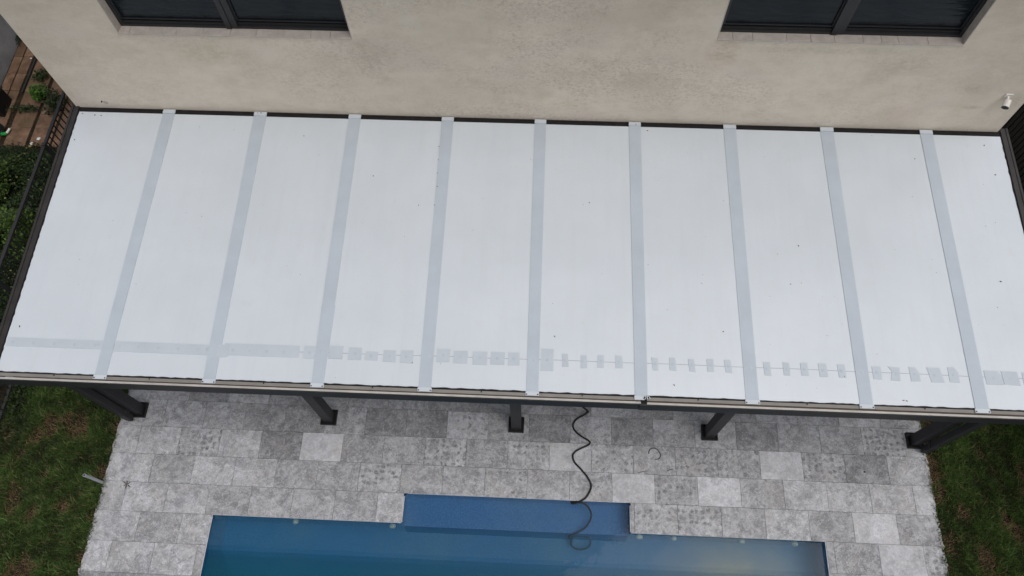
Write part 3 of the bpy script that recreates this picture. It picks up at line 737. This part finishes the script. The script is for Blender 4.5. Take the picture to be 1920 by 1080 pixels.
# ---------------------------------------------------------------- lawns
def blades(name, xr, yr, dens, brown, label, seedpos=0, edge=None):
    area = (xr[1]-xr[0])*(yr[1]-yr[0]); N = int(area*dens)
    x = rng.uniform(*xr, N); y = rng.uniform(*yr, N)
    # clumping field
    f = np.zeros(N)
    for k in range(26):
        a = rng.uniform(0, 6.28); q = rng.uniform(4, 30); f += np.sin(q*(x*math.cos(a)+y*math.sin(a))+rng.uniform(0, 6.28))/math.sqrt(q)
    f /= f.std()
    bare = np.zeros(N)
    for (bx, by, br) in brown:
        d2 = np.sqrt(((x-bx)/1.0)**2+((y-by)/1.4)**2)/(br*.85)
        bare = np.maximum(bare, np.clip(1.35-d2+.28*f, 0, 1))
    keep = rng.random(N) > bare*.45
    x, y, f, bare = x[keep], y[keep], f[keep], bare[keep]; N = len(x)
    h = rng.uniform(.045, .105, N)*(1+.22*np.clip(f, -1.5, 2))*(1-.5*bare); w = rng.uniform(.0028, .0062, N)
    a = rng.uniform(0, 2*np.pi, N); bend = rng.uniform(.25, 1.15, N)*h
    dx, dy = np.cos(a), np.sin(a)
    base_ = np.c_[x, y, np.full(N, -.04)]
    wx, wy = -dy*w, dx*w
    mx = np.c_[x+dx*bend*.35, y+dy*bend*.35, -.04+h*.62]
    tx = np.c_[x+dx*bend, y+dy*bend, -.04+h*.95]
    W3 = np.c_[wx, wy, np.zeros(N)]
    V = np.stack([base_-W3, base_+W3, mx+W3*.8, mx-W3*.8, tx+W3*.12, tx-W3*.12], 1).reshape(-1, 3)
    i = np.arange(N)*6
    F = np.concatenate([np.c_[i, i+1, i+2, i+3], np.c_[i+3, i+2, i+4, i+5]])
    g = rng.random(N)
    c0 = np.array([.014, .026, .006]); c1 = np.array([.080, .142, .028]); c2 = np.array([.15, .20, .065])
    col = c0+(c1-c0)*g[:, None]; col = np.where((g > .93)[:, None], c2, col)
    col *= (1+.22*f)[:, None].clip(.45, 1.6)
    tan = np.array([.21, .135, .075])*(.55+.8*rng.random(N))[:, None]
    isb = (rng.random(N) < bare*.85+.03)[:, None]
    col = np.where(isb, tan, col)
    cols = np.repeat(col, 6, 0)
    tag(raw(name, V, F, M['grass'], cols=cols), label=label, cat='grass', kind='stuff')
BRE = [(-.70, .05, .05), (-.69, -.25, .07), (-.68, -.9, .06), (-.70, .6, .06), (-.67, -1.5, .09), (-2.28, .2, .12), (-2.2, -.6, .1), (-.95, -.6, .05), (-1.55, -.35, .07)]
BRL2 = BRL+BRE+[(random.uniform(-2.3, -.8), random.uniform(-4.3, -1.8), random.uniform(.07, .16)) for k in range(9)]
BRR2 = BRR+[(11.33, y, .06) for y in (.8, .6, .1, -.2, -.55, -1.1, -1.4)]+[(random.uniform(11.5, 13), random.uniform(-4.3, 3), random.uniform(.08, .17)) for k in range(14)]
blades('grass', (-2.40, -.645), (-4.4, 2.2), 8000, BRL2, 'dark green lawn with dry brown patches left of the patio')
blades('grass', (11.275, 12.98), (-4.4, 3.2), 8000, BRR2, 'dark green lawn with dry brown patches right of the patio')
blades('grass', (-.675, -.628), (-4.4, 2.0), 3200, BRL2, 'grass tips leaning over the left edge of the patio')
blades('grass', (11.262, 11.305), (-4.4, 2.6), 3200, BRR2, 'grass tips leaning over the right edge of the patio')
# bare earth under the turf
def turf(x0, x1, y0, y1, name='turf_soil'):
    tag(MB().box(x0, x1, y0, y1, -.06, -.028).build(name, M['soil']), kind='structure')
turf(-2.9, -.655, -5, 3.9, 'soil'); turf(11.292, 13.0, -5, 4.0, 'soil')

# ---------------------------------------------------------------- left boundary fence
FX, FZ = -2.42, 1.2
fence = empty('railing_fence', (FX, 2.3, 0), label='black metal picket railing running along the left side behind the lawn', cat='fence')
MB().box(FX-.025, FX+.025, -5, 9.6, FZ-.04, FZ, .004).build('top_rail', M['charcoal'], fence)
MB().box(FX-.02, FX+.02, -5, 9.6, .08, .12, .003).build('bottom_rail', M['charcoal'], fence)
pk = MB().box(-.008, .008, -.008, .008, .12, FZ-.04).build('picket', M['charcoal'], fence, (0, 0, 0))
ys = np.arange(-4.95, 9.6, .112)
pk.location = Vector((FX, ys[0], 0))-Vector(fence.location)
for y in ys[1:]:
    if abs(((y+5) % 2.4)) < .05: continue
    o = pk.copy(); C.objects.link(o); o.location = Vector((FX, y, 0))-Vector(fence.location)
for y in np.arange(-5, 9.7, 2.4):
    MB().box(FX-.028, FX+.028, y-.028, y+.028, 0, FZ+.02, .004).build('fence_post', M['charcoal'], fence)
# ---------------------------------------------------------------- right boundary fence, upright slats
RX = 13.05
rf = empty('slat_fence', (RX, 2.3, 0), label='near black upright slat fence beyond the right end of the patio roof', cat='fence')
sl0 = MB().box(-.012, .012, -.040, .040, .04, 1.85, .003).build('slat', M['charcoal'], rf, (0, 0, 0))
ys = np.arange(-4.9, 9.0, .10)
sl0.location = Vector((RX, ys[0], 0))-Vector(rf.location)
for y in ys[1:]:
    o = sl0.copy(); C.objects.link(o); o.location = Vector((RX, y, 0))-Vector(rf.location)
for z in (.3, 1.5): MB().box(RX+.014, RX+.06, -5, 9, z, z+.05).build('rail', M['black'], rf)
MB().box(RX+.065, RX+.09, -5, 9, .0, 1.9).build('backing_board', M['black'], rf)

# ---------------------------------------------------------------- neighbour's side on the left
gw = empty('grey_wall', (-4.75, 8, 0), label='plain grey rendered wall of the next house at the far upper left', cat='wall')
MB().box(-4.95, -4.63, 6.45, 14, -.1, 2.9).build('wall_face', M['grey_wall'], gw)
MB().box(-4.98, -4.60, 6.42, 14.02, 2.9, 2.97).build('wall_cap', M['charcoal'], gw)
terrace = empty('terrace', (-3.6, 7, 0), kind='structure')
MB().box(-9, FX-.2, 5.36, 14, -.2, -.034).build('terrace_bed', M['soil'], terrace)
cols_ = [(-8.3, -7.9), (-7.86, -7.46), (-7.4, -7.0), (-6.96, -6.56), (-6.5, -6.1), (-6.05, -5.65), (-5.6, -5.05), (-5.0, -4.64), (-4.595, -4.425), (-4.395, -4.215), (-4.115, -3.725), (-3.655, -3.285), (-3.245, -2.90), (-2.86, -2.50)]
T2 = {}
for (a, b_) in cols_:
    for k in range(0, 16):
        y0 = 5.395+.412*k
        if y0 > 9.9: break
        if b_ < -4.63 and y0 > 6.3: continue
        w_ = b_-a-random.uniform(0, .008)
        key = round(b_-a, 3)
        if key not in T2:
            q_ = MB().box(-w_/2, w_/2, -.203, .203, -.03, 0, .004); me = bpy.data.meshes.new('paver'); bmesh.ops.recalc_face_normals(q_.bm, faces=q_.bm.faces); q_.bm.to_mesh(me); q_.bm.free(); me.materials.append(M['terracotta']); T2[key] = me
        o = bpy.data.objects.new('paver', T2[key]); C.objects.link(o); o.parent = terrace
        o.location = Vector(((a+b_)/2+random.uniform(-.006, .006), y0+.206, random.uniform(-.006, .002)))-Vector(terrace.location)
        o.rotation_euler = (R(random.uniform(-.5, .5)), R(random.uniform(-.5, .5)), R(random.uniform(-.35, .35)))
kb = MB(); kb.box(-4.185, -4.15, 6.6, 9.9, -.05, -.004, .003)
kb.build('edging_bar', M['charcoal'], terrace)

# leafy plants: every leaf a folded diamond
def leaf_cloud(name, c, rad, n, size, c0, c1, parent=None, low=.05, flatness=.5):
    th = rng.uniform(0, 2*np.pi, n); u = rng.uniform(-1, 1, n); r = rng.random(n)**.42
    lump = 1+.25*np.sin(3*th+c[0]*7)+.18*np.sin(5*th+u*4+c[1]*5)
    s = np.sqrt(1-u*u)
    P = np.c_[c[0]+rad[0]*r*lump*s*np.cos(th), c[1]+rad[1]*r*lump*s*np.sin(th), c[2]+rad[2]*r*u*lump]
    P[:, 2] = np.maximum(P[:, 2], low+.02*rng.random(n))
    L = size*rng.uniform(.6, 1.35, n); a = rng.uniform(0, 2*np.pi, n); el = rng.normal(.15, flatness, n)
    d = np.c_[np.cos(a)*np.cos(el), np.sin(a)*np.cos(el), np.sin(el)]
    sd = np.c_[-np.sin(a), np.cos(a), rng.normal(0, .35, n)]; w = (L*rng.uniform(.24, .36, n))[:, None]
    tip = P+d*L[:, None]; mid = P+d*(L*.45)[:, None]; up = np.array([0, 0, 1])*w*.35
    V = np.stack([P, mid+sd*w+up, tip, mid, mid-sd*w+up], 1).reshape(-1, 3)
    i = np.arange(n)*5
    F = np.concatenate([np.c_[i, i+3, i+2, i+1], np.c_[i, i+4, i+2, i+3]])
    g = rng.random(n)**1.5; col = np.array(c0)+(np.array(c1)-np.array(c0))*g[:, None]
    return raw(name, V, F, M['leaf'], parent, (c[0], c[1], 0), np.repeat(col, 5, 0))
def shrub(name, label, cat, x, y, rx, ry, h, n, size, c0, c1, group=None, stems=5):
    s = empty(name, (x, y, 0), label=label, cat=cat, group=group)
    b = MB()
    for k in range(stems):
        a = random.uniform(0, 6.28); q = random.uniform(.2, .7)
        b.tube([(x+.02*math.cos(a), y+.02*math.sin(a), -.05), (x+rx*q*.5*math.cos(a), y+ry*q*.5*math.sin(a), h*.45), (x+rx*q*math.cos(a), y+ry*q*math.sin(a), h*.85)], .006+.004*random.random(), 5, 3)
    b.build('stem', M['bark'], s)
    leaf_cloud('foliage', (x, y, h*.55), (rx, ry, h*.5), n, size, c0, c1, s)
    return s
G0, G1 = (.008, .018, .005), (.050, .090, .020)
Y0_, Y1_ = (.022, .045, .008), (.11, .17, .028)
sh_list = [
 ('bright yellow green leafy shrub at the left edge beside the top of the black railing', -3.86, 4.35, .42, .45, .62, 2600, .055, Y0_, Y1_),
 ('dark spreading shrub bordering the terracotta paving', -3.75, 4.80, .62, .34, .26, 2600, .045, G0, G1),
 ('dark green shrub between the railing and the terracotta paving', -2.98, 4.72, .40, .36, .34, 2200, .045, G0, G1),
 ('leafy green shrub whose shoots poke over the black railing', -2.66, 3.35, .30, .34, 1.08, 2600, .055, Y0_, (.13, .21, .035)),
 ('low dark shrub behind the middle of the black railing', -3.05, 4.05, .42, .48, .38, 2400, .045, G0, G1),
 ('small leafed dark shrub farther left behind the railing', -3.65, 3.45, .45, .45, .50, 2400, .045, G0, (.06, .10, .02)),
 ('dark shrub behind the railing beside the roof corner', -3.02, 2.05, .40, .45, .45, 2200, .045, G0, G1),
 ('dark shrub behind the railing nearest the gutter corner', -3.0, 1.15, .38, .42, .45, 2000, .045, G0, G1),
]
for (lb, *a) in sh_list: shrub('shrub', lb, 'shrub', *a, group='shrubs behind the black railing')
tag(leaf_cloud('ground_cover', (-3.4, 2.3, .05), (1.3, 2.5, .09), 15000, .04, (.008, .015, .004), (.035, .060, .014), None, -.03), label='dark leafy ground cover filling the bed behind the black railing', cat='ground cover', kind='stuff')
# pale flowers / dead leaves in the bed
n_ = 150; b = MB()
for k in range(n_):
    x = random.uniform(-4.6, -2.6); y = random.uniform(1.0, 5.3); r_ = random.uniform(.008, .02); z = random.uniform(.12, .42)
    b.box(x-r_, x+r_, y-r_*.7, y+r_*.7, z, z+.003, 0, Matrix.Rotation(random.uniform(-.6, .6), 3, 'X'))
tag(b.build('fallen_leaves', flat('yellowed_leaf', (.20, .20, .07), .7, .2, .4, 30)), label='yellowed fallen leaves caught in the dark bed behind the railing', cat='leaves', kind='stuff')
tag(leaf_cloud('ground_cover', (-3.35, 4.95, .03), (1.25, .42, .10), 5200, .04, (.008, .015, .004), (.038, .065, .015), None, -.03), label='dark low leafy plants along the near edge of the terracotta paving', cat='ground cover', kind='stuff')
tag(leaf_cloud('ground_cover', (-2.25, .85, .02), (.22, .8, .14), 1500, .045, (.012, .02, .006), (.04, .065, .015), None, -.03), label='dark weeds in the soil at the foot of the railing below the gutter corner', cat='weeds', kind='stuff')
weeds = [('bright green weed tuft growing between the terracotta pavers', -3.72, 6.50, .16, .16, .22, 260, .07, (.03, .08, .008), (.11, .24, .03)),
 ('sprawling dull green weed on the terracotta pavers, farthest from the railing', -3.86, 6.95, .17, .2, .10, 170, .05, G0, (.05, .09, .02)),
 ('low trailing weed across the joint between two terracotta pavers', -3.93, 6.18, .30, .08, .08, 200, .045, G0, (.05, .08, .02)),
 ('dark leafy weed clump beside the railing end on the paving', -3.38, 6.28, .20, .28, .25, 380, .05, G0, (.045, .07, .02)),
 ('small green weed at the foot of the grey wall', -4.58, 7.86, .14, .14, .12, 90, .05, G0, (.04, .09, .02))]
for (lb, *a) in weeds: shrub('weed', lb, 'weed', *a, group='weeds on the terracotta paving', stems=3)

# odds and ends on the terrace
bn = empty('planter_box', (-4.45, 6.22, 0), label='black plastic box standing on the terracotta paving at the left edge', cat='box')
b = MB(); b.box(-4.62, -4.28, 6.02, 6.06, 0, .36, .004); b.box(-4.62, -4.28, 6.38, 6.42, 0, .36, .004); b.box(-4.62, -4.58, 6.06, 6.38, 0, .36, .004); b.box(-4.32, -4.28, 6.06, 6.38, 0, .36, .004); b.box(-4.58, -4.32, 6.06, 6.38, 0, .03)
b.build('body', M['black'], bn); b = MB(); b.box(-4.64, -4.26, 6.00, 6.025, .33, .375, .004); b.box(-4.64, -4.26, 6.415, 6.44, .33, .375, .004); b.box(-4.64, -4.615, 6.025, 6.415, .33, .375, .004); b.box(-4.285, -4.26, 6.025, 6.415, .33, .375, .004); b.build('rim', M['charcoal'], bn)
hn = empty('spray_nozzle', (-4.13, 5.64, 0), label='green and white hose nozzle lying on the terracotta paving', cat='nozzle')
b = MB(); b.tube([(-4.20, 5.62, .03), (-4.15, 5.62, .035), (-4.10, 5.63, .035)], .032, 10, 3); b.build('grip', M['greenpl'], hn, smooth=True)
b = MB(); b.tube([(-4.10, 5.635, .04), (-4.08, 5.68, .05), (-4.07, 5.73, .05)], .022, 10, 3); b.build('head', M['offwhite'], hn, smooth=True)
hp = empty('hose_coil', (-4.33, 5.66, 0), label='coiled black garden hose at the left edge of the terracotta paving', cat='hose')
b = MB()
b.tube([(-4.36+.17*math.cos(t*.6)*(1-.004*t), 5.68+.17*math.sin(t*.6)*(1-.004*t), .02+.0035*t) for t in range(0, 36)]+[(-4.20, 5.66, .06), (-4.2, 5.62, .03)], .014, 7, 3)
b.build('hose', M['black'], hp, smooth=True)
for (x, y, lb) in ((-3.60, 5.44, 'larger white paper scrap on the edge of the terracotta paving'), (-3.50, 5.55, 'upper white paper scrap on the paving nearer the railing'), (-4.235, 7.40, 'tiny white scrap on the farthest terracotta pavers')):
    b = bmesh.new(); s_ = .035 if x > -4 else .018
    vs = [b.verts.new((x+s_*u, y+s_*v, .008+random.uniform(0, .02))) for u, v in ((-1, -.6), (.7, -1), (1.1, .5), (.1, 1), (-.8, .5))]
    vc = b.verts.new((x, y, .03))
    for k in range(5): b.faces.new((vs[k], vs[(k+1) % 5], vc))
    me = bpy.data.meshes.new('paper_scrap'); b.to_mesh(me); b.free()
    tag(link('paper_scrap', me, M['paper'], None, (x, y, 0)), label=lb, cat='litter', group='white paper scraps on the paving')

# ---------------------------------------------------------------- pool hose
deck = [(6.05, 2.6), (6.02, 1.9), (6.08, 1.35), (6.14, 1.12), (6.201, 1.038), (6.283, .976), (6.365, .912), (6.372, .884), (6.313, .838), (6.217, .78), (6.165, .714), (6.159, .645), (6.209, .57), (6.314, .497), (6.392, .452), (6.406, .419), (6.371, .384), (6.24, .318), (6.18, .27), (6.156, .215), (6.186, .127), (6.284, .024), (6.371, -.078), (6.419, -.17), (6.420, -.238), (6.384, -.317), (6.345, -.372)]
hose = [(x, y, .019) for x, y in deck]
hose += [(6.30, -.405, .012), (6.24, -.428, -.02), (6.18, -.446, -.05), (6.150, -.436, -.062), (6.162, -.416, -.072), (6.25, -.420, -.078), (6.318, -.427, -.09), (6.387, -.470, -.12), (6.430, -.53, -.16), (6.442, -.585, -.19), (6.424, -.651, -.22), (6.365, -.741, -.25), (6.275, -.80, -.27), (6.198, -.838, -.29), (6.14, -.856, -.32)]
import mathutils
hose += [(6.13, -.86, -.38), (6.17, -.90, -.45), (6.17, -.955, -.47), (6.215, -1.0, -.48), (6.30, -1.02, -.48), (6.39, -1.0, -.48), (6.445, -.95, -.48), (6.45, -.90, -.47), (6.42, -.855, -.46), (6.35, -.83, -.46), (6.25, -.835, -.47), (6.19, -.86, -.48), (6.18, -.93, -.56)]
b = MB(); b.tube(hose, .0135, 8, 5)
tag(b.build('pool_hose', M['black'], None, (6.3, 0, 0), smooth=True), label='wavy black pool hose snaking from under the roof over the tiles into the water', cat='hose')
# wire ring
wr = [(7.269, .298), (7.271, .337), (7.297, .372), (7.346, .386), (7.394, .368), (7.431, .315), (7.433, .266), (7.405, .23), (7.35, .221)]
tag(MB().tube([(x, y, .006+.004*math.sin(i)) for i, (x, y) in enumerate(wr)], .0055, 6, 5).build('wire_loop', M['twig'], None, (7.35, .3, 0), smooth=True), label='thin dark open loop of wire lying on the tiles right of the hose', cat='wire')
# grey pipe stub
pp = MB(); px, py = -.645, -.447
pp.cyl((px-.01, py+.0, .24), .022, .58, 'z', 18)
po = empty('pvc_pipe', (px-.01, py, 0), label='upright grey plastic pipe stub at the edge of the left lawn', cat='pipe')
pp.build('tube', M['pvc'], po); MB().cyl((px-.01, py, .531), .014, .004, 'z', 14).build('bore', M['black'], po)
# dry leaf star and twigs
lf = bmesh.new(); cx_, cy_ = -.30, -.455
for k, (a, L_) in enumerate(((30, .07), (95, .06), (150, .085), (215, .05), (265, .09), (330, .10))):
    a = R(a); p = Vector((cx_, cy_, .004)); t = p+Vector((math.cos(a)*L_, math.sin(a)*L_, .012)); s_ = Vector((-math.sin(a), math.cos(a), 0))*.007
    m_ = p.lerp(t, .4); lf.faces.new([lf.verts.new(v) for v in (p, m_+s_, t, m_-s_)])
me = bpy.data.meshes.new('dead_leaf'); lf.to_mesh(me); lf.free()
tag(link('dead_leaf', me, M['twig'], None, (cx_, cy_, 0)), label='withered star shaped leaf on the pale tiles at the left', cat='leaf')
b = MB(); b.tube([(7.10, .012, .006), (7.18, .04, .008), (7.25, .05, .006)], .0035, 5, 3); b.tube([(7.52, .06, .006), (7.58, .085, .008), (7.62, .10, .006)], .003, 5, 3)
b.tube([(7.18, .04, .007), (7.20, .02, .006), (7.24, .01, .006)], .0025, 5, 3)
tag(b.build('twig', M['twig'], None, (7.2, .03, 0)), label='thin dry twigs on the tile joint below the wire loop', cat='twig')
b = MB(); b.cyl((10.36, .165, .006), .012, .012, 'z', 10)
tag(b.build('pebble', M['black'], None, (10.36, .165, 0)), label='small black pebble on the tiles near the right post', cat='pebble')
b = MB()
for k in range(420):
    x = random.uniform(-.6, 11.2); y = random.uniform(-1.6, 1.4)
    if y < -.36 and PXL < x < PXR: continue
    r_ = random.uniform(.0015, .005)*(1.3 if random.random() < .1 else 1)
    b.box(x-r_, x+r_, y-r_*.6, y+r_*.6, .001, .004, 0, Matrix.Rotation(random.uniform(0, 3), 3, 'Z'))
tag(b.build('grit', flat('pale_grit', (.55, .54, .52), .8, .2, .5, 30)), label='scattered grit and crumbs on the patio tiles', cat='grit', kind='stuff')
